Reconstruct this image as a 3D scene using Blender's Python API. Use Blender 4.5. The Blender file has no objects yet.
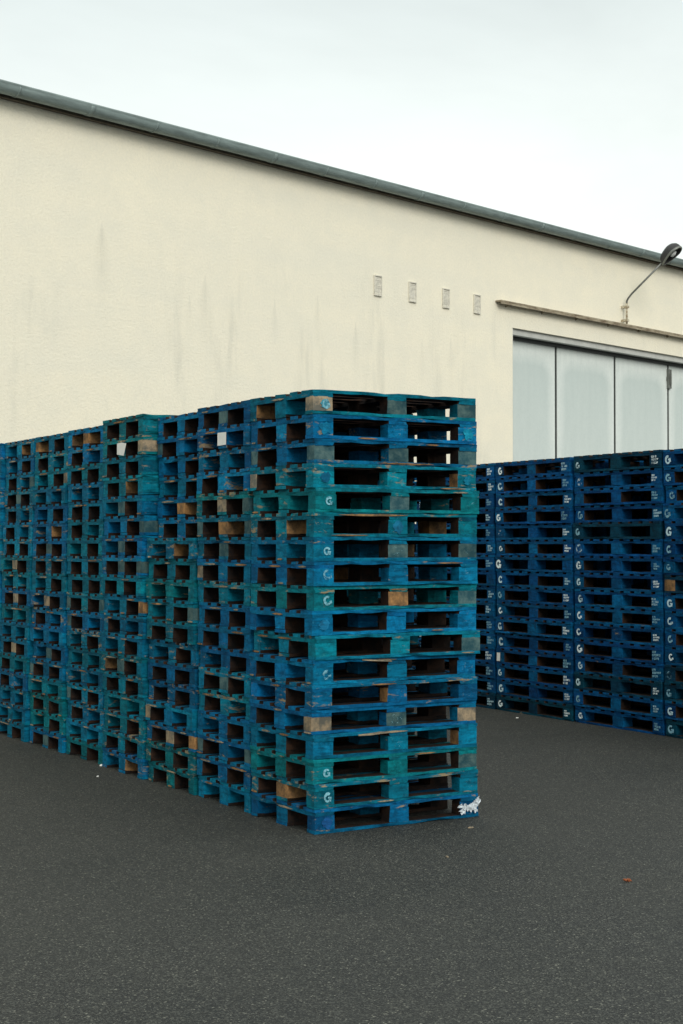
import bpy, bmesh, math, random
from mathutils import Vector, Matrix, noise
R = math.radians
scene = bpy.context.scene
C = scene.collection
rnd = random.Random(11)

# ---------------------------------------------------------------- materials
def newmat(name):
    m = bpy.data.materials.new(name); m.use_nodes = True
    nt = m.node_tree; nt.nodes.clear()
    out = nt.nodes.new('ShaderNodeOutputMaterial')
    b = nt.nodes.new('ShaderNodeBsdfPrincipled')
    nt.links.new(b.outputs[0], out.inputs[0])
    return m, nt, b, out
class N:
    """little node helper"""
    def __init__(s, nt): s.nt = nt
    def L(s, a, b): s.nt.links.new(a, b)
    def put(s, sock, v):
        if hasattr(v, 'is_linked') or hasattr(v, 'links'): s.L(v, sock)
        else: sock.default_value = v
    def noise(s, vec, scale, detail=4, rough=.6, dist=0):
        n = s.nt.nodes.new('ShaderNodeTexNoise'); s.put(n.inputs['Vector'], vec)
        n.inputs['Scale'].default_value = scale; n.inputs['Detail'].default_value = detail
        n.inputs['Roughness'].default_value = rough; n.inputs['Distortion'].default_value = dist
        return n.outputs['Fac']
    def vor(s, vec, scale, out='Distance', feature='F1'):
        n = s.nt.nodes.new('ShaderNodeTexVoronoi'); s.put(n.inputs['Vector'], vec)
        n.inputs['Scale'].default_value = scale; n.feature = feature
        return n.outputs[out]
    def ramp(s, fac, stops):
        n = s.nt.nodes.new('ShaderNodeValToRGB'); s.put(n.inputs[0], fac)
        e = n.color_ramp.elements
        while len(e) < len(stops): e.new(.5)
        for i, (p, c) in enumerate(stops):
            e[i].position = p
            e[i].color = (c, c, c, 1) if not isinstance(c, tuple) else (*c, 1)
        return n.outputs[0]
    def mix(s, fac, a, b, mode='MIX'):
        n = s.nt.nodes.new('ShaderNodeMix'); n.data_type = 'RGBA'; n.blend_type = mode
        s.put(n.inputs[0], fac)
        for sock, v in ((n.inputs[6], a), (n.inputs[7], b)):
            if isinstance(v, tuple): sock.default_value = (*v, 1) if len(v) == 3 else v
            else: s.L(v, sock)
        return n.outputs[2]
    def math(s, op, a, b=0, clamp=False):
        n = s.nt.nodes.new('ShaderNodeMath'); n.operation = op; n.use_clamp = clamp
        s.put(n.inputs[0], a); s.put(n.inputs[1], b); return n.outputs[0]
    def vmul(s, v, k):
        n = s.nt.nodes.new('ShaderNodeVectorMath'); n.operation = 'MULTIPLY'
        s.put(n.inputs[0], v); n.inputs[1].default_value = k; return n.outputs[0]
    def objvec(s, offset=True):
        t = s.nt.nodes.new('ShaderNodeTexCoord')
        if not offset: return t.outputs['Object']
        i = s.nt.nodes.new('ShaderNodeObjectInfo')
        m = s.math('MULTIPLY', i.outputs['Random'], 57.0)
        a = s.nt.nodes.new('ShaderNodeVectorMath'); a.operation = 'ADD'
        s.L(t.outputs['Object'], a.inputs[0]); s.L(m, a.inputs[1])
        return a.outputs[0]
    def bump(s, b, h, strength=.4, dist=.01):
        n = s.nt.nodes.new('ShaderNodeBump'); n.inputs['Strength'].default_value = strength
        n.inputs['Distance'].default_value = dist; s.L(h, n.inputs['Height'])
        s.L(n.outputs[0], b.inputs['Normal'])

def mat_paint():
    """worn blue paint on timber; tint and wear come from the object's own colour"""
    m, nt, b, out = newmat('worn_blue_paint'); n = N(nt)
    v = n.objvec()
    info = nt.nodes.new('ShaderNodeObjectInfo')
    tint = info.outputs['Color']; wear = info.outputs['Alpha']
    n1 = n.noise(v, 5, 5, .65)
    n2 = n.noise(n.vmul(v, (10, 10, 45)), 1, 5, .7)
    c = n.mix(n.ramp(n1, [(.3, 0), (.7, 1)]), n.mix(1, tint, (.5, .5, .52), 'MULTIPLY'), n.mix(1, tint, (1.35, 1.28, 1.22), 'MULTIPLY'))
    gr_ = n.noise(v, 17, 6, .78)
    c = n.mix(n.ramp(gr_, [(.36, .75), (.52, 0)]), c, n.mix(1, tint, (.5, .36, .36), 'MULTIPLY'))
    spk = n.noise(n.vmul(v, (45, 45, 70)), 1, 4, .8)
    c = n.mix(n.ramp(spk, [(.64, 0), (.76, .4)]), c, n.mix(.4, n.mix(1, tint, (2.2, 1.9, 1.5), 'MULTIPLY'), (.12, .20, .19)))
    c = n.mix(n.ramp(n2, [(.32, .7), (.54, 0)]), c, n.mix(1, tint, (.6, .22, .22), 'MULTIPLY'))          # dirt in the grain
    # scuffed pale blue
    sc = n.noise(n.vmul(v, (16, 16, 30)), 1, 6, .75)
    c = n.mix(n.ramp(sc, [(.6, 0), (.72, .3)]), c, n.mix(.35, n.mix(1, tint, (3, 2.6, 2), 'MULTIPLY'), (.18, .34, .36)))
    # paint worn through to grey brown wood
    w = n.noise(n.vmul(v, (8, 8, 26)), 1, 6, .72, .4)
    w2 = n.math('ADD', w, n.math('MULTIPLY', wear, .30))
    woodc = n.mix(n.noise(n.vmul(v, (20, 20, 120)), 1, 3), (.36, .24, .11), (.15, .15, .11))
    c = n.mix(n.ramp(w2, [(.70, 0), (.77, .9)]), c, woodc)
    n.L(c, b.inputs['Base Color']); b.inputs['Roughness'].default_value = .85
    b.inputs['Specular IOR Level'].default_value = .1
    n.bump(b, n2, .5, .004)
    return m
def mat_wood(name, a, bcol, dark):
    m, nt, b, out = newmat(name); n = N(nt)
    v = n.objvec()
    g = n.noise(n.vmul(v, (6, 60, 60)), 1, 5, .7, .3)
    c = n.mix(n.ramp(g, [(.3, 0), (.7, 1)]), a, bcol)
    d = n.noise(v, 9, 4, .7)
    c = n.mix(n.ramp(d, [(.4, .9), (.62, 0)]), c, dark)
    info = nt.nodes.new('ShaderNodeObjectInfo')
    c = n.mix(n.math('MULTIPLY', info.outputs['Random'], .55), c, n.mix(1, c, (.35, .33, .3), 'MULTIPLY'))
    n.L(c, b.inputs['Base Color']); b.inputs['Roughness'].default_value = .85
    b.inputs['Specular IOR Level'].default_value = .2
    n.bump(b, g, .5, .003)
    return m
def mat_asphalt():
    m, nt, b, out = newmat('asphalt'); n = N(nt)
    t = nt.nodes.new('ShaderNodeTexCoord').outputs['Object']
    big = n.noise(t, .55, 5, .6)
    c = n.mix(n.ramp(big, [(.38, 0), (.62, 1)]), (.013, .015, .013), (.029, .031, .027))
    mid = n.noise(t, 14, 5, .7)
    c = n.mix(n.ramp(mid, [(.35, .55), (.65, 0)]), c, (.015, .017, .017))
    # the stones of the aggregate, each with its own tone
    cell = nt.nodes.new('ShaderNodeTexVoronoi'); n.L(t, cell.inputs['Vector']); cell.inputs['Scale'].default_value = 150
    sep = nt.nodes.new('ShaderNodeSeparateColor'); n.L(cell.outputs['Color'], sep.inputs[0])
    c = n.mix(n.ramp(sep.outputs[0], [(.5, 0), (1, .8)]), c, (.090, .094, .080))
    c = n.mix(n.ramp(sep.outputs[1], [(.955, 0), (.99, .7)]), c, (.26, .26, .21))
    c = n.mix(n.ramp(sep.outputs[2], [(.0, .8), (.3, 0)]), c, (.008, .009, .009))
    n.L(c, b.inputs['Base Color'])
    n.L(n.ramp(big, [(.3, .62), (.7, .85)]), b.inputs['Roughness'])
    b.inputs['Specular IOR Level'].default_value = .35
    n.bump(b, cell.outputs['Distance'], .6, .006)
    return m
def mat_stucco():
    m, nt, b, out = newmat('cream_stucco'); n = N(nt)
    t = nt.nodes.new('ShaderNodeTexCoord').outputs['Object']
    big = n.noise(t, .35, 4, .6)
    c = n.mix(n.ramp(big, [(.3, 0), (.7, 1)]), (.86, .81, .665), (.90, .84, .675))
    band = n.noise(n.vmul(t, (.25, 1, 2.2)), 1, 3, .5)
    c = n.mix(n.ramp(band, [(.45, 0), (.75, .25)]), c, (.74, .74, .66))
    f = n.noise(t, 30, 4, .8)
    c = n.mix(n.ramp(f, [(.3, .3), (.62, 0)]), c, (.62, .60, .50))
    mo = n.noise(t, 2.2, 6, .75)
    c = n.mix(n.ramp(mo, [(.35, .28), (.6, 0)]), c, (.70, .69, .60))
    # grey run marks: narrow across, long down, strongest between 3.5 and 5.5 m
    st = n.noise(n.vmul(t, (1.3, 1, .3)), 1, 4, .6, .2)
    st2 = n.noise(n.vmul(t, (6, 1, .8)), 1, 3, .6)
    s = n.math('MULTIPLY', n.ramp(st, [(.52, 0), (.68, 1)]), n.ramp(st2, [(.42, 0), (.62, 1)]))
    sepn = nt.nodes.new('ShaderNodeSeparateXYZ'); n.L(t, sepn.inputs[0])
    hz = nt.nodes.new('ShaderNodeMapRange'); n.L(sepn.outputs[2], hz.inputs[0])
    hz.inputs[1].default_value = 5.9; hz.inputs[2].default_value = 4.6
    s = n.math('MULTIPLY', s, hz.outputs[0])
    c = n.mix(n.math('MULTIPLY', s, .38), c, (.46, .46, .40))
    # single drip marks, each with a pointed head
    x0 = nt.nodes.new('ShaderNodeSeparateXYZ'); n.L(t, x0.inputs[0])
    for (sx, sz, hw, ln, k) in ((1.47, 5.62, .09, 1.1, .38), (3.17, 5.2, .08, 1.0, .34), (6.1, 4.9, .06, .9, .4), (2.9, 4.9, .05, .6, .25), (4.45, 5.05, .045, .7, .3), (5.3, 5.2, .05, .8, .3), (7.6, 4.8, .05, .7, .25), (8.3, 4.9, .06, .9, .25), (3.6, 4.4, .05, .7, .3)):
        dx = n.math('ABSOLUTE', n.math('SUBTRACT', x0.outputs[0], sx))
        dz = n.math('SUBTRACT', sz, x0.outputs[2])                    # downwards
        wq = n.math('MULTIPLY', n.math('DIVIDE', dz, .35, True), hw * 1.7)   # widens under the head
        a = n.math('SUBTRACT', 1, n.math('DIVIDE', dx, n.math('ADD', wq, .004)), True)
        fade = n.math('SUBTRACT', 1, n.math('DIVIDE', dz, ln), True)
        pos = n.math('GREATER_THAN', dz, 0)
        q = n.math('MULTIPLY', n.math('MULTIPLY', a, fade), pos)
        q = n.math('MULTIPLY', q, n.ramp(n.noise(n.vmul(t, (30, 1, 3)), 1, 3), [(.3, .4), (.6, 1)]))
        c = n.mix(n.math('MULTIPLY', q, k * .8), c, (.36, .37, .32))
    n.L(c, b.inputs['Base Color']); b.inputs['Roughness'].default_value = .93
    b.inputs['Specular IOR Level'].default_value = .15
    n.bump(b, f, .6, .015)
    return m
def mat_plain(name, col, rough=.6, metal=0, var=.25, scale=8, dark=None, stretch=(1, 1, 1), spec=.4):
    m, nt, b, out = newmat(name); n = N(nt)
    t = nt.nodes.new('ShaderNodeTexCoord').outputs['Object']
    f = n.noise(n.vmul(t, stretch), scale, 5, .65)
    d = dark or tuple(k * (1 - var) for k in col)
    c = n.mix(n.ramp(f, [(.35, 0), (.65, 1)]), d, col)
    n.L(c, b.inputs['Base Color']); b.inputs['Roughness'].default_value = rough
    b.inputs['Metallic'].default_value = metal; b.inputs['Specular IOR Level'].default_value = spec
    return m
def mat_door():
    """frosted grey sheet with a paler unsoiled border round each leaf (arched at the top)"""
    m, nt, b, out = newmat('frosted_door_sheet'); n = N(nt)
    t = nt.nodes.new('ShaderNodeTexCoord').outputs['Object']
    sep = nt.nodes.new('ShaderNodeSeparateXYZ'); n.L(t, sep.inputs[0])
    W = .84; T = 4.88; r = .42
    ax = n.math('ABSOLUTE', sep.outputs[0])
    # rounded box distance, open downwards
    qx = n.math('MAXIMUM', n.math('SUBTRACT', ax, W - r), 0)
    qz = n.math('MAXIMUM', n.math('SUBTRACT', sep.outputs[2], T - r), 0)
    d = n.math('SUBTRACT', n.math('SQRT', n.math('ADD', n.math('MULTIPLY', qx, qx), n.math('MULTIPLY', qz, qz))), r)
    wob = n.math('MULTIPLY', n.math('SUBTRACT', n.noise(t, 3, 3), .5), .08)
    d = n.math('ADD', d, wob)
    inside = n.ramp(n.math('MULTIPLY', d, -1.0), [(.0, 0), (.2, 1)])
    down = nt.nodes.new('ShaderNodeMapRange'); n.L(sep.outputs[2], down.inputs[0])
    down.inputs[1].default_value = 2.2; down.inputs[2].default_value = 4.7; down.inputs[3].default_value = .55; down.inputs[4].default_value = 1
    f = n.noise(n.vmul(t, (6, 6, 1)), 1, 5, .7)
    f = n.math('MULTIPLY_ADD', n.noise(t, 28, 4, .8), .5) if False else n.math('MULTIPLY', n.math('ADD', f, n.noise(t, 22, 4, .8)), .5)
    f = n.ramp(f, [(.38, 0), (.62, 1)])
    base = n.mix(f, (.61, .665, .64), (.70, .75, .72))
    base = n.mix(n.math('MULTIPLY', n.math('MULTIPLY', inside, down.outputs[0]), .55), base, (.42, .50, .485))
    n.L(base, b.inputs['Base Color']); b.inputs['Roughness'].default_value = .6
    b.inputs['Specular IOR Level'].default_value = .25
    return m
def mat_stencil():
    m, nt, b, out = newmat('white_stencil_paint'); n = N(nt)
    v = n.objvec()
    b.inputs['Roughness'].default_value = .8
    tr = nt.nodes.new('ShaderNodeBsdfTransparent'); mx = nt.nodes.new('ShaderNodeMixShader')
    info = nt.nodes.new('ShaderNodeObjectInfo')
    nt.links.new(info.outputs['Color'], b.inputs['Base Color'])
    f = n.noise(v, 30, 5, .75)
    thr = n.math('ADD', f, n.math('MULTIPLY', n.math('SUBTRACT', info.outputs['Alpha'], .5), .5))
    n.L(n.ramp(thr, [(.38, 0), (.62, .9)]), mx.inputs[0])
    n.L(tr.outputs[0], mx.inputs[1]); n.L(b.outputs[0], mx.inputs[2]); n.L(mx.outputs[0], out.inputs[0])
    return m

PAINT = mat_paint()
SHADED_WOOD = mat_wood('dirty_shaded_inner_wood', (.050, .024, .013), (.024, .013, .009), (.006, .007, .008))  # inner raw wood: its dirt plus the shade of the openings put into the colour
BARE = mat_wood('bare_orange_wood', (.46, .25, .095), (.30, .16, .065), (.09, .06, .035))
PALE = mat_wood('bare_pale_wood', (.50, .38, .24), (.34, .27, .18), (.10, .11, .10))
GREY = mat_wood('weathered_grey_wood', (.11, .18, .17), (.06, .13, .14), (.012, .06, .08))
STENCIL = mat_stencil()
PAPER = mat_plain('white_paper', (.72, .73, .70), .8, var=.12, scale=25)
PLASTIC = mat_plain('white_plastic_film', (.60, .66, .70), .35, var=.35, scale=60)
ASPHALT = mat_asphalt(); STUCCO = mat_stucco(); DOOR = mat_door()
ZINC = mat_plain('zinc_gutter', (.27, .34, .33), .5, .15, .35, 5, stretch=(.6, 3, 3))
DARKTRIM = mat_plain('dark_eave_wood', (.15, .12, .085), .8, 0, .4, 6)
ROOF = mat_plain('grey_roof_sheet', (.16, .16, .155), .7, 0, .25, 3)
RUBBER = mat_plain('dark_door_gasket', (.028, .032, .030), .6, 0, .3, 6)
STEEL = mat_plain('grey_steel', (.22, .23, .21), .5, .5, .3, 12)
RAILM = mat_plain('stained_steel_rail', (.40, .35, .25), .8, 0, .5, 4, dark=(.15, .11, .07), stretch=(1.2, 4, 4))
CREAMP = mat_plain('cream_painted_steel', (.62, .58, .45), .7, 0, .4, 18, dark=(.25, .18, .10))
SOFFIT = mat_plain('grey_reveal_render', (.52, .53, .50), .85, 0, .15, 6)
VENT = mat_plain('grey_vent_block', (.74, .71, .61), .9, 0, .3, 26, dark=(.52, .50, .43))
HOUSING = mat_plain('dark_lamp_housing', (.05, .05, .05), .5, .2, .3, 10)
GLASS = mat_plain('pale_lamp_bulb', (.65, .67, .66), .3, 0, .1, 10)
LEAF = mat_plain('orange_dead_leaf', (.35, .10, .03), .8, 0, .4, 30)

# ---------------------------------------------------------------- object helpers
def empty(name, loc, rz=0):
    o = bpy.data.objects.new(name, None); C.objects.link(o)
    o.location = loc; o.rotation_euler = (0, 0, rz); o.empty_display_size = .2
    return o
def tag(o, label=None, cat=None, group=None, kind=None):
    if label: o['label'] = label
    if cat: o['category'] = cat
    if group: o['group'] = group
    if kind: o['kind'] = kind
    return o
def link(name, me, parent=None, loc=None):
    o = bpy.data.objects.new(name, me); C.objects.link(o)
    if parent: o.parent = parent
    if loc: o.location = loc
    return o
def mesh(name, bm, mats):
    me = bpy.data.meshes.new(name); bmesh.ops.recalc_face_normals(bm, faces=bm.faces)
    bm.to_mesh(me); bm.free()
    for m in mats: me.materials.append(m)
    return me
def box(bm, x0, x1, y0, y1, z0, z1, mi=0):
    v = [bm.verts.new(p) for p in ((x0,y0,z0),(x1,y0,z0),(x1,y1,z0),(x0,y1,z0),(x0,y0,z1),(x1,y0,z1),(x1,y1,z1),(x0,y1,z1))]
    for q in ((0,3,2,1),(4,5,6,7),(0,1,5,4),(1,2,6,5),(2,3,7,6),(3,0,4,7)):
        f = bm.faces.new([v[i] for i in q]); f.material_index = mi
def board(bm, x0, x1, y0, y1, z0, z1, rg, axis=0, seg=8, j=.0016, painted=None):
    """sawn board with slightly wavy arrises, worn corners and the odd bite out of an edge"""
    a0, a1 = (x0, x1) if axis == 0 else (y0, y1)
    b0, b1 = (y0, y1) if axis == 0 else (x0, x1)
    b0 += rg.uniform(0, .003); b1 -= rg.uniform(0, .003)
    a0 += rg.uniform(0, .004); a1 -= rg.uniform(0, .004)
    rings = []
    for i in range(seg + 1):
        a = a0 + (a1 - a0) * i / seg
        if 0 < i < seg: a += rg.uniform(-.2, .2) * (a1 - a0) / seg
        ring = []
        for (b, z, sb, sz) in ((b0, z0, 1, 1), (b1, z0, -1, 1), (b1, z1, -1, -1), (b0, z1, 1, -1)):
            ch = rg.uniform(.004, .010) if rg.random() < .10 else 0
            ch2 = rg.uniform(0, .004) if i in (0, seg) else 0
            bb = b + sb * (abs(rg.gauss(0, j)) + ch + ch2); zz = z + sz * (abs(rg.gauss(0, j * .5)) + ch * .6)
            ring.append(bm.verts.new((a, bb, zz) if axis == 0 else (bb, a, zz)))
        rings.append(ring)
    fs = [bm.faces.new(rings[0]), bm.faces.new(rings[-1][::-1])]
    for i in range(seg):
        for k in range(4):
            fs.append(bm.faces.new((rings[i][k], rings[i+1][k], rings[i+1][(k+1) % 4], rings[i][(k+1) % 4])))
    return fs
def finish(bm, mats, name, hx, hy, topz):
    """outer faces take the paint slot, everything inside the pallet the raw slot"""
    bmesh.ops.recalc_face_normals(bm, faces=bm.faces)
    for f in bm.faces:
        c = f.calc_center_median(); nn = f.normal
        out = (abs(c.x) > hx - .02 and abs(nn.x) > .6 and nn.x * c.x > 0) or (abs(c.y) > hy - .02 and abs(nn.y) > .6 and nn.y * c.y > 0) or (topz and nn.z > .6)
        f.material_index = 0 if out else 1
    me = bpy.data.meshes.new(name); bm.to_mesh(me); bm.free()
    for m in mats: me.materials.append(m)
    return me

# ---------------------------------------------------------------- pallets
class Kind: pass
def make_kind(L, W, H, deck_along, seed):
    k = Kind(); k.L, k.W, k.H = L, W, H
    rg = random.Random(seed); hx, hy = L / 2, W / 2
    bw = .145; ew = .100 if deck_along == 'x' else .130
    k.bx = [(-hx, -hx + bw), (-bw/2, bw/2), (hx - bw, hx)]
    k.by = [(-hy, -hy + ew), (-.0725, .0725), (hy - ew, hy)]
    t = .022
    k.z_block = (t, H - 2 * t)
    mats = [PAINT, SHADED_WOOD]
    k.bottom = []; k.block = []; k.stringer = []; k.deck = []
    for v in range(4):
        row = []
        for (y0, y1) in k.by:
            bm = bmesh.new(); board(bm, -hx, hx, y0, y1, 0, t, rg, 0, 12); row.append(finish(bm, mats, 'bottom_board', hx, hy, 0))
        k.bottom.append(row)
        grid = []
        for (x0, x1) in k.bx:
            col = []
            for (y0, y1) in k.by:
                bm = bmesh.new(); sh = rg.uniform(-.003, .003)
                board(bm, x0 + (.002 if x0 < -.4 else sh), x1 - (.002 if x1 > .4 else -sh), y0 + .001, y1 - .001, t - .003, H - 2*t + .003, rg, 0, 3, .0012)
                col.append(finish(bm, mats, 'block', hx, hy, 0))
            grid.append(col)
        k.block.append(grid)
        row = []
        sets = k.bx if deck_along == 'x' else k.by
        for (a0, a1) in sets:
            bm = bmesh.new()
            if deck_along == 'x': board(bm, a0, a1, -hy, hy, H - 2*t - .001, H - t + .003, rg, 1, 8)
            else: board(bm, -hx, hx, a0, a1, H - 2*t - .001, H - t + .003, rg, 0, 12)
            row.append(finish(bm, mats, 'stringer_board', hx, hy, 0))
        k.stringer.append(row)
        bm = bmesh.new()
        if deck_along == 'x':
            ws = [.145, .100, .145, .100, .145]; g = (W - sum(ws)) / 4; y = -hy
            for w in ws: board(bm, -hx, hx, y, y + w, H - t, H, rg, 0, 14); y += w + g
        else:
            nb = 9; w = .100; g = (L - nb * w) / (nb - 1); x = -hx
            for i in range(nb): board(bm, x, x + w, -hy, hy, H - t, H, rg, 1, 6); x += w + g
        k.deck.append(finish(bm, mats, 'top_deck', hx, hy, 1))
    return k
EUR = make_kind(1.2, .8, .1475, 'x', 3)
BIG = make_kind(1.255, 1.0, .1607, 'y', 5)

# stencilled marks (thin plates in the xz plane facing -y)
def plate(pts, th=.0012):
    bm = bmesh.new()
    for poly in pts:
        a = [bm.verts.new((p[0], 0, p[1])) for p in poly]; b = [bm.verts.new((p[0], -th, p[1])) for p in poly]
        bm.faces.new(b); bm.faces.new(a[::-1])
        m_ = len(poly)
        for i in range(m_): bm.faces.new((a[i], a[(i+1) % m_], b[(i+1) % m_], b[i]))
    return bm
def g_mark(seed, r=.028, w=.0135):
    rg = random.Random(seed); polys = []
    n_ = 14; a0, a1 = R(50 + rg.uniform(-15, 12)), R(335 + rg.uniform(-30, 15)); q = []
    for i in range(n_ + 1):
        a = a0 + (a1 - a0) * i / n_; ww = w * (1 + .25 * math.sin(a * 1.3 + seed))
        q.append(((r - ww) * math.cos(a), (r - ww) * math.sin(a), (r + .002) * math.cos(a) * .95, (r + .002) * math.sin(a)))
    for i in range(n_):
        p0, p1 = q[i], q[i+1]; polys.append([(p0[0], p0[1]), (p1[0], p1[1]), (p1[2], p1[3]), (p0[2], p0[3])])
    if seed % 3: polys.append([(.004, -.006), (r + .003, -.006), (r + .003, .004), (.004, .004)])
    polys.append([(r - w, -.022), (r + .002, -.022), (r + .002, -.006), (r - w, -.006)])
    return mesh('stencil_mark', plate(polys), [STENCIL])
def text_mark(seed, wd=.085):
    """worn rows of small printed characters, too faded to read"""
    rg = random.Random(seed); polys = []
    rows = [(.024, .014, .5), (.004, .014, 1), (-.018, .014, .75)]
    for (z, h, fr) in rows:
        x = -wd / 2 + rg.uniform(0, .006); end = -wd / 2 + wd * fr * rg.uniform(.85, 1)
        while x < end:
            w = rg.uniform(.006, .012)
            k = rg.randrange(4)
            polys.append([(x, z - h/2), (x + .003, z - h/2), (x + .003, z + h/2), (x, z + h/2)])
            if k != 0: polys.append([(x + .003, z + h/2 - .004), (x + w, z + h/2 - .004), (x + w, z + h/2), (x + .003, z + h/2)])
            if k >= 2: polys.append([(x + .003, z - h/2), (x + w, z - h/2), (x + w, z - h/2 + .004), (x + .003, z - h/2 + .004)])
            if k == 3: polys.append([(x + w - .003, z - h/2 + .004), (x + w, z - h/2 + .004), (x + w, z + h/2 - .004), (x + w - .003, z + h/2 - .004)])
            if k == 1: polys.append([(x + .003, z - .002), (x + w - .002, z - .002), (x + w - .002, z + .002), (x + .003, z + .002)])
            x += w + rg.uniform(.002, .004)
    return mesh('stencil_print', plate(polys), [STENCIL])
G_MARKS = [g_mark(i) for i in range(6)]
T_MARKS = [text_mark(i) for i in range(8)]
def smear(seed, r=.040):
    rg = random.Random(seed)
    p = [((r * (1 + rg.uniform(-.32, .2))) * math.cos(a * math.tau / 18), (r * (1 + rg.uniform(-.32, .2))) * math.sin(a * math.tau / 18)) for a in range(18)]
    return mesh('paint_smear', plate([p], .0008), [PAINT])
SMEARS = [smear(i) for i in range(3)]
def chip_mesh(seed, ln, th=.016):
    rg = random.Random(seed); n_ = 10; up = []; lo = []
    for i in range(n_ + 1):
        t = i / n_; x = (t - .5) * ln; e = min(1, 4 * min(t, 1 - t))
        up.append((x, th/2 * e * rg.uniform(.6, 1) + .0006)); lo.append((x, -th/2 * e * rg.uniform(.5, 1) - .0006))
    return mesh('chipped_edge', plate([[lo[i], lo[i+1], up[i+1], up[i]] for i in range(n_)], .0025), [PALE if seed % 2 else BARE])

CHIPS = [chip_mesh(i, .2, .012) for i in range(8)]
def override(o, slot, m):
    o.material_slots[slot].link = 'OBJECT'; o.material_slots[slot].material = m
def pallet(kind, corner, rz, z, tint, wear, label, group, rg, style, name='wooden_pallet'):
    """corner = world xy of the pallet's own (-x,-y) corner"""
    cx = corner[0] + math.cos(rz) * kind.L/2 - math.sin(rz) * kind.W/2
    cy = corner[1] + math.sin(rz) * kind.L/2 + math.cos(rz) * kind.W/2
    p = empty(name, (cx, cy, z), rz)
    tag(p, label, 'pallet', group)
    def part(nm, me, k=1., wv=None):
        o = link(nm, me, p)
        q = k * rg.uniform(.86, 1.14)
        hue = rg.uniform(-.018, .018) * tint[2] / .27
        o.color = (tint[0] * q, max(.002, (tint[1] + hue) * q), tint[2] * q, min(1, max(0, (wear if wv is None else wv) + rg.uniform(-.15, .15))))
        return o
    v = rg.randrange(4)
    for i in range(3): part('bottom_board', kind.bottom[v][i])
    v = rg.randrange(4)
    for i in range(3): part('stringer_board', kind.stringer[v][i], .92)
    part('top_deck', kind.deck[rg.randrange(4)])
    blocks = {}
    v = rg.randrange(4)
    for ix in range(3):
        for iy in range(3):
            o = part('block', kind.block[v][ix][iy], rg.uniform(.8, 1.2)); blocks[ix, iy] = o
            x = rg.random()
            if style == 'old':
                if x < .025: override(o, 0, BARE); override(o, 1, BARE)
                elif x < .055: override(o, 0, PALE); override(o, 1, SHADED_WOOD)
                elif x < .12: override(o, 0, GREY); override(o, 1, SHADED_WOOD)
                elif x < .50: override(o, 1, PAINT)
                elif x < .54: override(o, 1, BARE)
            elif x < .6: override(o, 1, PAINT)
    return p, blocks
def mark(block, kind, ix, me, nm, rg, dz=0, dx=0, alpha=.5, sc=1., col=(.30, .58, .66)):
    zc = sum(kind.z_block) / 2 + dz
    o = link(nm, me, block)
    xc = sum(kind.bx[ix]) / 2
    o.location = (xc + dx, -kind.W/2 - .0015, zc)
    o.rotation_euler = (0, rg.uniform(-.3, .3) if nm == 'stencil_mark' else rg.uniform(-.06, .06), 0); sc *= rg.uniform(.85, 1.1); o.scale = (sc * rg.uniform(.85, 1.05), 1, sc)
    o.color = (*col, alpha)
    return o
BLUE = (.0002, .142, .310); TEAL = (.0004, .160, .242); GREEN = (.0008, .162, .205); DEEP = (.0002, .110, .245); MID = (.0002, .150, .275); NAVY = (.0003, .076, .215)
WORDS = {BLUE: 'bright blue', TEAL: 'teal', GREEN: 'green', DEEP: 'deep blue', MID: 'blue'}
ORD = ['bottom', 'second', 'third', 'fourth', 'fifth', 'sixth', 'seventh', 'eighth', 'ninth', 'tenth', 'eleventh', 'twelfth', 'thirteenth', 'fourteenth', 'fifteenth', 'sixteenth', 'seventeenth', 'top']
def ordinal(i, n): return ('bottom' if i == 0 else 'topmost' if i == n - 1 else ORD[i] + ' from ground')

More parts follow.
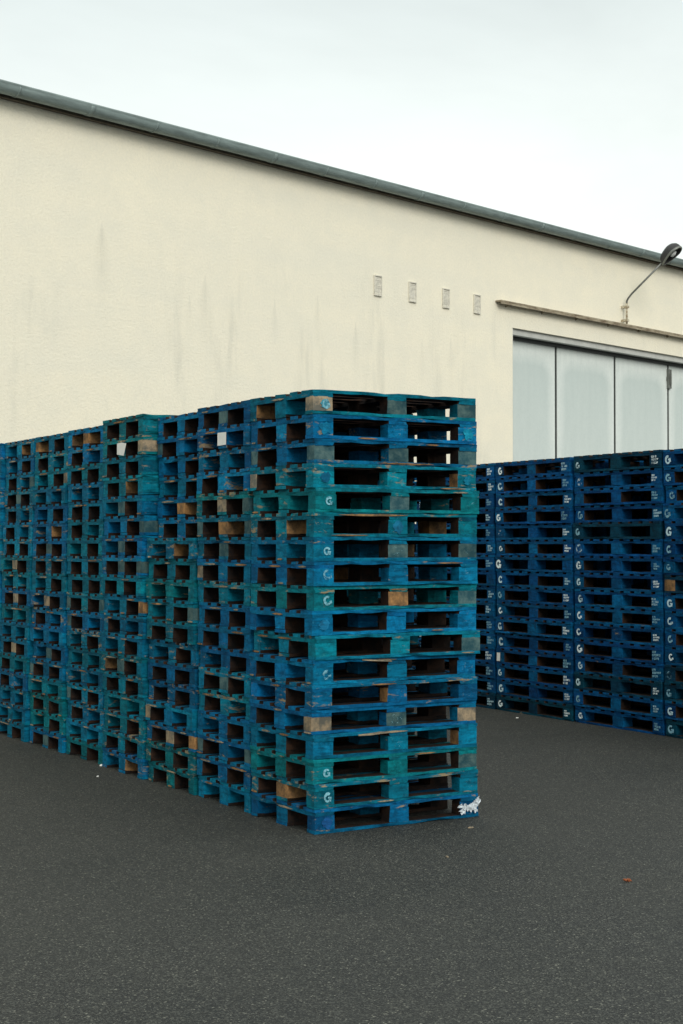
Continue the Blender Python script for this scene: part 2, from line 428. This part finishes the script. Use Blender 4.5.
# --- long left row: eight stacks of eighteen, short ends toward the left
U = Vector((-.506, .862)); V = Vector((.862, .506)); A0 = Vector((-.162, 9.243)); RZ = math.atan2(.506, .862)
front_cols = [TEAL, BLUE, DEEP, TEAL, GREEN, TEAL, MID, BLUE, GREEN, BLUE, TEAL, BLUE, DEEP, BLUE, MID, GREEN, TEAL, DEEP]  # top to bottom
STACKN = ['front corner stack', 'left row stack behind the corner stack', "left row's third stack", "left row's fourth stack",
          "left row's fifth stack", "left row's sixth stack", "left row's seventh stack", "left row's last stack at photo edge"]
leanv = [0, .01, .0, .01, .0, .0, .0, -.02]
extra = [0, .0002, 0, .0018, .0004, 0, 0, 0]
HB = .1465
front = []
for k in range(8):
    base = A0 + U * (.834 * k)
    cur = None
    for i in range(18):
        rg = random.Random(1000 + k * 50 + i)
        j = 17 - i                                              # rows counted from the top
        if k == 0: col = front_cols[j]
        else:
            if cur is None or rg.random() < .75: cur = rg.choices([BLUE, MID, TEAL, DEEP, GREEN], [4, 4, 4, 1.4, .7])[0]
            col = cur
        off = V * (rg.gauss(0, .006) + leanv[k] * (i / 17 - 1) * -1 * 1.0) + U * rg.gauss(0, .005)
        if k == 2 and i >= 12: off += V * .085
        if k == 3: off -= V * .03
        if k == 5: off += V * (-.02 + .04 * i / 17)
        if k == 6: off += V * (-.05 + .07 * i / 17)
        rz = RZ + R(rg.gauss(0, .35)) + (R(.9) if k == 0 else R(.4 * (k % 3 - 1)))
        z = i * (HB + extra[k]) + .001
        kq = rg.uniform(.82, 1.16)
        wear = rg.uniform(.1, .45) if k else rg.uniform(.15, .4)
        label = '%s pallet, %s in the %s' % (('weathered ' if wear > .38 else '') + WORDS[col], ordinal(i, 18), STACKN[k])
        tint = tuple(c * kq for c in col)
        p, b = pallet(EUR, base + off, rz, z, tint, wear, label, 'blue pallets of the long left row', rg, 'old')
        if k == 0: front.append((p, b))
        # on the long near side (only the first stack shows it well)
        if k < 7:
            for q in range(rg.choice((0, 1, 1, 2, 3))):
                low = rg.random() < .35; ln = rg.uniform(.05, .09) if low else rg.uniform(.06, .22)
                yy = rg.choice((-.35, 0, .35)) + rg.uniform(-.01, .01) if low else rg.uniform(-.28, .28)
                par = [c for c in p.children if c.name.startswith('bottom_board' if low else 'stringer_board')][1 if low and abs(yy) < .1 else 0]
                if low and yy > .2: par = [c for c in p.children if c.name.startswith('bottom_board')][2]
                e = link('chipped_edge', CHIPS[rg.randrange(8)], par); e.location = (-.6016, yy, .011 if low else .1145)
                e.rotation_euler = (0, 0, R(-90)); e.scale = (ln / .2, 1, 1)
        if k == 1 and i == 12: override(b[0, 1], 0, BARE); override(b[0, 1], 1, BARE); override(b[0, 2], 0, GREY)
        if k == 1 and i == 16:
            e = link('paper_label', mesh('paper_label', plate([[(-.066, -.043), (.064, -.041), (.066, .042), (-.064, .044)]], .0008), [PAPER]), b[0, 1])
            e.location = (-.6025, 0, .063); e.rotation_euler = (0, 0, R(-90)); tag(e, 'white printed paper label')
        if k == 3 and i == 16:
            bm = plate([[(-.085, -.048), (.05, -.056), (.095, .036), (.0, .043), (-.09, .036)]], .0008)
            e = link('paper_label', mesh('paper_label', bm, [PAPER]), b[0, 1]); e.location = (-.6035, 0, .063); e.rotation_euler = (0, R(3), R(-90)); tag(e, 'white torn paper label')

# --- the first stack in detail, rows from the top
def F(row): return front[18 - row]
rg = random.Random(77)
def slot0(row, ix, m, iy=0): override(F(row)[1][ix, iy], 0, m)
for row in range(1, 19):                                       # start from painted blocks on the side we know
    for ix in range(3): slot0(row, ix, PAINT)
for (row, ix, m) in ((1, 0, PALE), (1, 1, GREY), (1, 2, GREY), (3, 0, GREY), (3, 1, GREY), (3, 2, GREY), (5, 1, GREY), (7, 1, GREY), (7, 2, GREY),
                     (9, 1, BARE), (9, 2, GREY), (11, 2, GREY), (14, 0, PALE), (14, 1, GREY), (14, 2, PALE), (16, 2, GREY)): slot0(row, ix, m)
for (row, ix) in ((1, 0), (5, 0), (7, 0), (8, 0), (9, 0), (12, 0), (16, 0), (17, 0)):
    mark(F(row)[1][ix, 0], EUR, ix, G_MARKS[row % 6], 'stencil_mark', rg, dx=.018, alpha=rg.choice((.4, .5, .6)), sc=.95, dz=rg.uniform(-.008, .008), col=(.22, .52, .62))
for (row, ix) in ((5, 2), (7, 2), (8, 2), (12, 2), (13, 2), (16, 2), (14, 1), (15, 1), (7, 1), (2, 1), (17, 2)):
    mark(F(row)[1][ix, 0], EUR, ix, T_MARKS[row % 8], 'stencil_print', rg, alpha=.12 if ix == 2 else .2)
for (row, ix, c) in ((1, 0, (.05, .26, .36)), (2, 0, (.005, .22, .42)), (2, 2, (.005, .26, .42)), (4, 0, (.006, .17, .32)), (4, 2, (.006, .2, .33)), (6, 1, (.01, .16, .3)), (10, 0, (.01, .18, .36)), (18, 0, (.01, .1, .3))):
    o = mark(F(row)[1][ix, 0], EUR, ix, SMEARS[row % 3], 'paint_smear', rg, dx=.012 if ix == 0 else 0, sc=.95); o.color = (*c, .1)
    o.location.y += .0009
# chipped edges: row, where, x centre, length
for (row, zz, xc, ln, s) in ((2, .011, -.22, .14, 0), (3, .133, .25, .10, 2), (3, .011, .05, .42, 4), (6, .133, -.18, .5, 6), (6, .011, -.35, .26, 8), (5, .133, .45, .12, 3), (9, .120, .0, .13, 10), (12, .133, -.12, .22, 5),
                             (11, .011, .5, .1, 7), (13, .133, -.1, .18, 12), (15, .133, -.08, .30, 9), (10, .011, .3, .09, 14), (8, .133, .38, .2, 16), (4, .011, .42, .2, 18), (17, .011, -.1, .12, 11), (16, .133, .2, .16, 20)):
    p, b = F(row)
    par = [o for o in p.children if o.name.startswith('top_deck' if zz > .1 else 'bottom_board')][0]
    o = link('chipped_edge', chip_mesh(s, ln, .013 if s in (5, 9, 6) else .009), par); o.location = (xc, -.4018, zz)
# two splinters sticking out
for (row, xc, ln, a) in ((12, -.15, .22, 4), (15, -.16, .26, -2)):
    p, b = F(row)
    bm = bmesh.new(); rg2 = random.Random(row); n_ = 8; rings = []
    for i in range(n_ + 1):
        t = i / n_; w = .024 * min(1, 3.5 * min(t, 1 - t) + .12) * rg2.uniform(.8, 1.1)
        rings.append([bm.verts.new(((t - .5) * ln, -w - .004 * rg2.random(), .0015)), bm.verts.new(((t - .5) * ln, 0, .003)), bm.verts.new(((t - .5) * ln, 0, .010)), bm.verts.new(((t - .5) * ln, -w * .7, .010 * rg2.uniform(.5, 1)))])
    bm.faces.new(rings[0]); bm.faces.new(rings[-1][::-1])
    for i in range(n_):
        for q in range(4): bm.faces.new((rings[i][q], rings[i+1][q], rings[i+1][(q+1) % 4], rings[i][(q+1) % 4]))
    par = [o for o in p.children if o.name.startswith('top_deck')][0]
    o = link('splinter', mesh('splinter', bm, [PALE]), par); o.location = (xc, -.399, .126); o.rotation_euler = (0, R(a), R(2))

# --- right row: navy pallets with their long sides toward us, two deep
RZ2 = R(-60.1); D2 = Vector((math.cos(RZ2), math.sin(RZ2))); B0 = Vector((2.241, 15.073)); HBIG = .1598
RN = {-2: 'half hidden stack beside the corner stack', -1: 'leftmost whole right stack', 0: 'middle right stack', 1: 'stack at the right edge'}
RN[-3] = 'farthest right stack, seen through gaps'; RN[-4] = 'second farthest rear stack'; RN[-5] = 'farthest rear stack'
for depth in range(2):
    for k in ((-3, -2, -1, 0, 1) if depth == 0 else (-5, -4, -3, -2, -1)):
        for i in range({(1, -5): 12}.get((depth, k), 16)):
            rg = random.Random(5000 + depth * 900 + k * 60 + i)
            base = B0 + D2 * (1.287 * k + (.16 if depth else 0)) + V * (1.04 * depth)
            off = V * rg.gauss(0, .006) + D2 * rg.gauss(0, .006)
            q = rg.uniform(.8, 1.22)
            t = tuple(c * q for c in NAVY)
            if rg.random() < .1: t = (.001, .045, .085)
            if depth == 0: label = 'navy pallet, %s in the %s' % (ordinal(i, 16), RN[k]); g = 'navy pallets of the far right row'
            else: label = 'navy rear pallet, %s, behind the %s' % (ordinal(i, 15), RN[k]); g = 'navy pallets of the rear rank'
            z = i * HBIG + .001 + (.004 * i / 15 if k == 0 else 0)
            p, b = pallet(BIG, base + off, RZ2 + R(rg.gauss(0, .25)), z, t, rg.uniform(0, .12), label, g, rg, 'new')
            if depth == 0:
                bright = rg.random()
                x = rg.random()
                if x < .93: mark(b[0, 0], BIG, 0, G_MARKS[rg.randrange(6)], 'stencil_mark', rg, dx=rg.uniform(-.01, .02), alpha=rg.choice((.3, .6, .8, .95)), sc=rg.uniform(1.05, 1.35), col=rg.choice(((.75, .88, .9), (.5, .7, .76), (.2, .42, .52))))
                if rg.random() < .93: mark(b[2, 0], BIG, 2, T_MARKS[rg.randrange(8)], 'stencil_print', rg, dx=rg.uniform(-.02, .01), alpha=rg.choice((.6, .8, .95, 1.0)), sc=rg.uniform(1.15, 1.35), col=rg.choice(((.75, .88, .9), (.4, .62, .7), (.2, .42, .52))))
                if k == 1 and i == 8: override(b[0, 0], 0, BARE); [bpy.data.objects.remove(c) for c in list(b[0, 0].children)]
                if k == -1 and i == 3:
                    e = link('paper_label', mesh('paper_label', plate([[(-.03, -.045), (.026, -.043), (.03, .044), (-.028, .042)]], .0008), [PAPER]), b[0, 0])
                    e.location = (sum(BIG.bx[0]) / 2 - .02, -.5035, .07)

# ---------------------------------------------------------------- ground
bm = bmesh.new(); v = [bm.verts.new(p) for p in ((-200, -200, 0), (200, -200, 0), (200, 200, 0), (-200, 200, 0))]; bm.faces.new(v)
g = link('ground', mesh('ground', bm, [ASPHALT])); tag(g, kind='structure')

# ---------------------------------------------------------------- warehouse (local x along the wall, -y outwards)
WZ = math.atan2(.7399, .6727)
wh = empty('warehouse_building', (-3.9, 17.8, 0), WZ)
tag(wh, 'long cream rendered warehouse with zinc gutter and tall pale folding doors', 'building')
S0, S1 = -26., 46.; DA, DB = 9.905, 20.8; DT = 5.205; WT = 6.835; TH = .36
def wbox(name, boxes, m, parent=wh, loc=None):
    bm = bmesh.new()
    for q in boxes: box(bm, *q)
    return link(name, mesh(name, bm, [m]), parent, loc)
bm = bmesh.new()
for q in ((S0, DA, 0, TH, -.3, WT), (DB, S1, 0, TH, -.3, WT), (DA, DB, 0, TH, DT, WT),
          (S0, S0 + TH, TH, 22, -.3, WT), (S1 - TH, S1, TH, 22, -.3, WT), (S0, S1, 22, 22.36, -.3, WT)): box(bm, *q)
link('wall', mesh('wall', bm, [STUCCO]), wh)
wbox('door_reveal', [(DA + .014, DB - .014, .05, .16, DT - .098, DT - .002), (DA + .002, DA + .012, .004, .30, 0, DT - .014), (DB - .012, DB - .002, .004, .30, 0, DT - .014)], SOFFIT)
# roof: low pitch, slight overhang
bm = bmesh.new()
pr = [(-.10, WT + .075), (11.2, WT + 1.3), (22.6, WT + .075), (22.6, WT + .165), (11.2, WT + 1.4), (-.10, WT + .165)]
a = [bm.verts.new((S0 - .15, y, z)) for y, z in pr]; b = [bm.verts.new((S1 + .15, y, z)) for y, z in pr]
for i in range(6): bm.faces.new((a[i], a[(i+1) % 6], b[(i+1) % 6], b[i]))
bm.faces.new((a[0], a[1], a[4], a[5])); bm.faces.new((a[1], a[2], a[3], a[4])); bm.faces.new((b[0], b[5], b[4], b[1])); bm.faces.new((b[1], b[4], b[3], b[2]))
link('roof', mesh('roof', bm, [ROOF]), wh)
wbox('eave_board', [(S0 - .1, S1 + .1, -.075, -.003, WT - .015, WT + .07)], DARKTRIM)
# gutter: half round with a rolled front bead
bm = bmesh.new(); gr = .100; gy, gz = -.19, WT + .085
prof = [(gy + gr * math.cos(R(a_)), gz + gr * math.sin(R(a_))) for a_ in range(0, -181, -12)]
prof += [(gy - gr - .008, gz + .012), (gy - gr + .002, gz + .022), (gy - gr + .012, gz + .010)]
prof += [(gy + (gr - .008) * math.cos(R(a_)), gz + (gr - .008) * math.sin(R(a_))) for a_ in range(-176, 1, 16)]
def extr(bm, prof, x0, x1):
    a = [bm.verts.new((x0, y, z)) for y, z in prof]; b = [bm.verts.new((x1, y, z)) for y, z in prof]; n_ = len(prof)
    for i in range(n_): 
        f = bm.faces.new((a[i], a[(i+1) % n_], b[(i+1) % n_], b[i])); f.smooth = True
    bm.faces.new(a[::-1]); bm.faces.new(b)
extr(bm, prof, S0 - .2, S1 + .2)
gut = link('gutter', mesh('gutter', bm, [ZINC]), wh)
s = -8.2; n_j = 0
while s < 24:
    bm = bmesh.new(); rr = gr + .006
    pj = [(gy + rr * math.cos(R(a_)), gz + rr * math.sin(R(a_))) for a_ in range(-5, -181, -12)] + [(gy + (rr - .005) * math.cos(R(a_)), gz + (rr - .005) * math.sin(R(a_))) for a_ in range(-180, -4, 12)]
    extr(bm, pj, 0, .028 if n_j % 3 else .07)
    link('gutter_bracket', mesh('gutter_bracket', bm, [ZINC]), gut, (s, 0, 0)); s += 1.03; n_j += 1
# door leaves
seams = [9.64 + 1.84 * i for i in range(7)]
wbox('door_track', [(DA + .014, DB - .014, .18, .34, DT - .15, DT - .016)], RUBBER)
for i, s in enumerate(seams[:-1]):
    x0 = max(s + .031, DA + .02); x1 = min(s + 1.84 - .031, DB - .02); c = s + .92
    bm = bmesh.new(); box(bm, x0 - c, x1 - c, -.03, .03, .03, DT - .122)
    bmesh.ops.bevel(bm, geom=bm.edges[:], offset=.006, segments=2, affect='EDGES')
    leaf = link('door_leaf', mesh('door_leaf', bm, [DOOR]), wh, (c, .27, 0))
    if i > 0:
        wbox('door_gasket', [(-.030, .030, -.022, .026, .03, DT - .122)], RUBBER, leaf, (s - c, 0, 0))
    if i == 3:
        bm = bmesh.new(); box(bm, -.055, -.01, -.075, -.031, 4.62, 4.98); box(bm, .01, .055, -.075, -.031, 4.62, 4.98); box(bm, -.018, .018, -.10, -.045, 4.70, 4.90); box(bm, -.07, .07, -.045, -.032, 4.76, 4.84)
        link('hinge', mesh('hinge', bm, [STEEL]), leaf, (s - c, 0, 0))
        for hz_ in (.6, 2.7):
            bm = bmesh.new(); box(bm, -.05, .05, -.06, -.031, hz_, hz_ + .2); link('hinge', mesh('hinge', bm, [STEEL]), leaf, (s - c, 0, 0))
# steel rail over the door: an angle with a stained top flange
bm = bmesh.new()
box(bm, 9.44, 21.4, -.12, -.004, 5.568, 5.592); box(bm, 9.44, 21.4, -.12, -.110, 5.533, 5.565)
rail = link('door_rail', mesh('door_rail', bm, [RAILM]), wh)
for q in range(12):
    bm = bmesh.new(); s = 9.7 + q
    vs = [(-.005, 5.565), (-.105, 5.565), (-.005, 5.51)]
    a = [bm.verts.new((0, y, z)) for y, z in vs]; b = [bm.verts.new((.012, y, z)) for y, z in vs]
    bm.faces.new(a); bm.faces.new(b[::-1])
    for i in range(3): bm.faces.new((a[i], a[(i+1) % 3], b[(i+1) % 3], b[i]))
    link('rail_bracket', mesh('rail_bracket', bm, [RAILM]), rail, (s, 0, 0))
# four small vent blocks: a plate with fine horizontal louvres
for i, s in enumerate((6.575, 7.365, 8.165, 8.95)):
    bm = bmesh.new(); w, h = .083, .15
    box(bm, -w, w, -.012, -.002, -h, h)
    box(bm, -w, -w + .015, -.022, -.012, -h, h); box(bm, w - .015, w, -.022, -.012, -h, h); box(bm, -w + .015, w - .015, -.03, -.012, h - .015, h); box(bm, -w + .015, w - .015, -.03, -.012, -h, -h + .02)
    for q in range(9):
        z = -h + .03 + q * .028; rg = random.Random(i * 20 + q)
        if rg.random() < .85: box(bm, -w + .016, w - .016, -.019 + rg.uniform(0, .005), -.0125, z, z + .013)
    link('vent_block', mesh('vent_block', bm, [VENT]), wh, (s, 0, 5.475))

# ---------------------------------------------------------------- wall lamp
def wp(s, o, z): return Vector((-3.9 + .6727 * s + .7399 * o, 17.8 + .7399 * s - .6727 * o, z))
lamp = empty('wall_lamp', wp(13.18, 0, 5.6), WZ)
tag(lamp, 'dark oval lamp head on a thin slanting arm above the folding doors', 'lamp')
def tube(bm, pts, r, seg=10):
    rings = []
    for i, p in enumerate(pts):
        p = Vector(p); d = (Vector(pts[min(i+1, len(pts)-1)]) - Vector(pts[max(i-1, 0)])).normalized()
        x = d.cross(Vector((1, 0, 0))); x = x.normalized() if x.length > .1 else Vector((0, 1, 0)); y = d.cross(x)
        rr = r[i] if isinstance(r, list) else r
        rings.append([bm.verts.new(p + x * rr * math.cos(k * math.tau / seg) + y * rr * math.sin(k * math.tau / seg)) for k in range(seg)])
    for i in range(len(rings) - 1):
        for k in range(seg):
            f = bm.faces.new((rings[i][k], rings[i][(k+1) % seg], rings[i+1][(k+1) % seg], rings[i+1][k])); f.smooth = True
    bm.faces.new(rings[0][::-1]); bm.faces.new(rings[-1])
bm = bmesh.new(); tube(bm, [(0, -.10, .0), (0, -.10, .36)], .019); link('post', mesh('post', bm, [CREAMP]), lamp)
for z in (.06, .30):
    bm = bmesh.new(); box(bm, -.034, .034, -.128, -.121, z - .02, z + .02); box(bm, -.034, -.026, -.1205, -.002, z - .02, z + .02); box(bm, .026, .034, -.1205, -.002, z - .02, z + .02)
    link('clamp', mesh('clamp', bm, [CREAMP]), lamp)
E0 = Vector((0, -.80, .985)); AD = (E0 - Vector((0, -.20, .52))).normalized()
bm = bmesh.new(); tube(bm, [(0, -.10, .30), (0, -.10, .40), (0, -.135, .455), (0, -.20, .52), E0 + AD * .06], .017); link('arm', mesh('arm', bm, [STEEL]), lamp)
# head: a teardrop shell opening downwards with a lens ring, a reflector and the bulb
ax = AD; up = Vector((1, 0, 0)).cross(ax).normalized()
if up.z < 0: up = -up
sd = Vector((1, 0, 0))
def head_ring(k, dz, inset=0):
    pts = []
    for i in range(28):
        a = i * math.tau / 28; t = -math.cos(a)
        l = .225 * t + .225; w = (.06 + .075 * min(1, (l / .32)) ** 1.2) * math.sin(a)
        l = .225 + (l - .225) * (1 - inset) * k; w *= (1 - inset) * k
        pts.append(E0 + ax * l + sd * w + up * dz)
    return pts
def loft(bm, rings, cap0=True, cap1=True):
    rs = [[bm.verts.new(p) for p in r] for r in rings]; n_ = len(rs[0])
    for i in range(len(rs) - 1):
        for k in range(n_):
            f = bm.faces.new((rs[i][k], rs[i][(k+1) % n_], rs[i+1][(k+1) % n_], rs[i+1][k])); f.smooth = True
    if cap0: bm.faces.new(rs[0][::-1])
    if cap1: bm.faces.new(rs[-1])
bm = bmesh.new(); loft(bm, [head_ring(.90, -.055), head_ring(.98, -.055), head_ring(1, -.02), head_ring(.99, .02), head_ring(.9, .07), head_ring(.68, .115), head_ring(.3, .135)], False, True)
loft(bm, [head_ring(.90, -.055), head_ring(.88, .0), head_ring(.7, .05)], False, True)
hd = link('lamp_head', mesh('lamp_head', bm, [HOUSING]), lamp)
bm = bmesh.new(); loft(bm, [head_ring(1.0, -.060), head_ring(1.035, -.050), head_ring(1.035, -.030), head_ring(1.0, -.022)], False, False); loft(bm, [head_ring(1.0, -.060), head_ring(.93, -.060), head_ring(.93, -.05)], False, False)
link('lens_ring', mesh('lens_ring', bm, [STEEL]), hd)
bm = bmesh.new(); tube(bm, [E0 + ax * .21 - up * .03, E0 + ax * .23 - up * .03, E0 + ax * .29 - up * .03, E0 + ax * .33 - up * .03], [.02, .04, .042, .02], 12)
link('bulb', mesh('bulb', bm, [GLASS]), hd)

# ---------------------------------------------------------------- white plastic scrap caught on the front corner pallet
p, b = F(18)
def pal_pt(p, x, y, z):
    r = p.rotation_euler.z; return Vector((p.location.x + math.cos(r) * x - math.sin(r) * y, p.location.y + math.sin(r) * x + math.cos(r) * y, p.location.z + z))
ps = empty('plastic_scrap', pal_pt(p, .515, -.404, .07), p.rotation_euler.z)
tag(ps, 'torn white plastic film knotted like a bow on the lowest front pallet corner', 'plastic scrap')
bm = bmesh.new(); rg = random.Random(9); nx = 30; ny = 11; grid = []
for i in range(nx + 1):
    t = i / nx * 2 - 1                                         # -1 left tip .. 1 right tip
    hw = .011 + (.017 * (-t) ** .7 if t < 0 else .034 * t ** .6)
    hw *= 1 + .16 * math.sin(i * 2.3)
    col = []
    for j in range(ny):
        q = j / (ny - 1) * 2 - 1
        x = .070 * t + .012 * math.sin(q * 5 + 1) * abs(t) + .014 * (q if t > 0 else 0) + (.010 * math.sin(q * 7 + i) if abs(t) > .8 else 0)
        y = -.006 - abs(math.sin(q * 9 + t * 2.2)) * .012 * (.3 + abs(t)) - .006 * (1 - abs(t))
        z = hw * q + (.012 * t) + .007 * math.sin(i * .9) + .004 * math.sin(q * 8 + i)
        col.append(bm.verts.new((x, y, z)))
    grid.append(col)
for i in range(nx):
    for j in range(ny - 1): bm.faces.new((grid[i][j], grid[i+1][j], grid[i+1][j+1], grid[i][j+1]))
fo = link('film', mesh('film', bm, [PLASTIC]), ps)
md = fo.modifiers.new('thickness', 'SOLIDIFY'); md.thickness = .0012
bm = bmesh.new(); bmesh.ops.create_icosphere(bm, subdivisions=2, radius=.012)
for v_ in bm.verts: v_.co += Vector((0, -.013, 0)) + v_.co * .35 * noise.noise(v_.co * 130)
link('knot', mesh('knot', bm, [PLASTIC]), ps)

# ---------------------------------------------------------------- litter on the asphalt
def chip(x, y, l, w, h, rz, m, name, label, cat, seed):
    rg = random.Random(seed); bm = bmesh.new(); lo = []; hi = []
    for i in range(9):
        a = i * math.tau / 9; k = rg.uniform(.7, 1.1)
        lo.append(bm.verts.new((l * k * math.cos(a), w * k * math.sin(a), .001))); hi.append(bm.verts.new((l * k * .8 * math.cos(a), w * k * .8 * math.sin(a), h * rg.uniform(.6, 1.2))))
    bm.faces.new(lo[::-1]); bm.faces.new(hi)
    for i in range(9): bm.faces.new((lo[i], lo[(i+1) % 9], hi[(i+1) % 9], hi[i]))
    o = link(name, mesh(name, bm, [m]), None, (x, y, 0)); o.rotation_euler.z = R(rz); tag(o, label, cat)
chip(.783, 9.47, .022, .013, .008, 10, PALE, 'wood_chip', 'pale wood chip on the asphalt right below the plastic scrap corner', 'wood chip', 1)
chip(-1.852, 12.10, .022, .013, .014, 40, PAPER, 'paper_scrap', 'small white scrap beside the foot of the fifth left stack', 'paper scrap', 2)
chip(-1.80, 11.55, .018, .010, .006, 80, PAPER, 'paper_scrap', 'small flat white scrap on asphalt a little away from the left row', 'paper scrap', 3)
chip(.579, 8.597, .018, .008, .006, 120, PALE, 'wood_chip', 'thin brownish wood chip on open asphalt before the front stack', 'wood chip', 4)
chip(1.73, 15.4, .018, .010, .008, 30, PAPER, 'paper_scrap', 'tiny white scrap at the foot of the far right row', 'paper scrap', 6)
bm = bmesh.new(); rg = random.Random(5); out_ = []
for i in range(16):
    a = i * math.tau / 16; r = .019 * (1 + .35 * math.cos(5 * a)) ; out_.append((r * math.cos(a), r * .8 * math.sin(a)))
c0 = bm.verts.new((0, 0, .004)); vs = [bm.verts.new((x, y, .004 + .014 * abs(math.sin(i * 1.7)))) for i, (x, y) in enumerate(out_)]
for i in range(16): bm.faces.new((c0, vs[i], vs[(i+1) % 16]))
lf = link('fallen_leaf', mesh('fallen_leaf', bm, [LEAF]), None, (1.451, 7.965, 0)); tag(lf, 'single curled orange leaf lying on the open asphalt at right', 'leaf')
md = lf.modifiers.new('thickness', 'SOLIDIFY'); md.thickness = .001

# ---------------------------------------------------------------- sky and light
SUN = Vector((.26, -.84, .46)).normalized()
w = bpy.data.worlds.new('World'); scene.world = w; w.use_nodes = True
nt = w.node_tree; nt.nodes.clear(); n = N(nt)
out = nt.nodes.new('ShaderNodeOutputWorld'); bg = nt.nodes.new('ShaderNodeBackground'); nt.links.new(bg.outputs[0], out.inputs[0])
sky = nt.nodes.new('ShaderNodeTexSky'); sky.sky_type = 'NISHITA'; sky.sun_disc = False
sky.sun_elevation = math.asin(SUN.z); sky.sun_rotation = math.atan2(SUN.x, SUN.y); sky.air_density = 1; sky.dust_density = 4
tc = nt.nodes.new('ShaderNodeTexCoord').outputs['Generated']
sp = nt.nodes.new('ShaderNodeSeparateXYZ'); nt.links.new(tc, sp.inputs[0])
# overcast layer: brightest near the zenith, soft cloud relief (values x10 because the background runs at 0.1)
base = n.ramp(sp.outputs[2], [(0, (7.2, 7.5, 7.2)), (.10, (9.3, 9.75, 9.3)), (.22, (9.2, 9.75, 9.35)), (.33, (7.6, 8.3, 8.1)), (1, (11.2, 11.7, 11.4))])
cl = n.noise(n.vmul(tc, (1, 1, 2.2)), 3.2, 5, .55, .3)
cf = n.ramp(cl, [(.3, .92), (.65, 1.06)])
ov = n.mix(1, base, cf, 'MULTIPLY')
col = n.mix(.93, sky.outputs[0], ov)
nt.links.new(col, bg.inputs[0]); bg.inputs[1].default_value = .1
sl = bpy.data.lights.new('sun', 'SUN'); sl.energy = 1.5; sl.angle = R(25); sl.color = (1, .965, .90)
so = bpy.data.objects.new('sun', sl); C.objects.link(so); so.rotation_euler = SUN.to_track_quat('Z', 'Y').to_euler(); so.location = (6, -10, 12)

# ---------------------------------------------------------------- camera
cam = bpy.data.cameras.new('camera'); co = bpy.data.objects.new('camera', cam); C.objects.link(co)
co.location = (0, 0, 1.72); co.rotation_euler = (R(90) + math.atan(31.5 / 1560), 0, 0)
cam.sensor_fit = 'VERTICAL'; cam.sensor_height = 36; cam.lens = 1560 / 1024 * 36; cam.clip_end = 2000; cam.clip_start = .05
scene.camera = co
vs_ = scene.view_settings; vs_.view_transform = 'Standard'; vs_.look = 'None'; vs_.exposure = .18; vs_.gamma = 1
scene.render.engine = 'CYCLES'
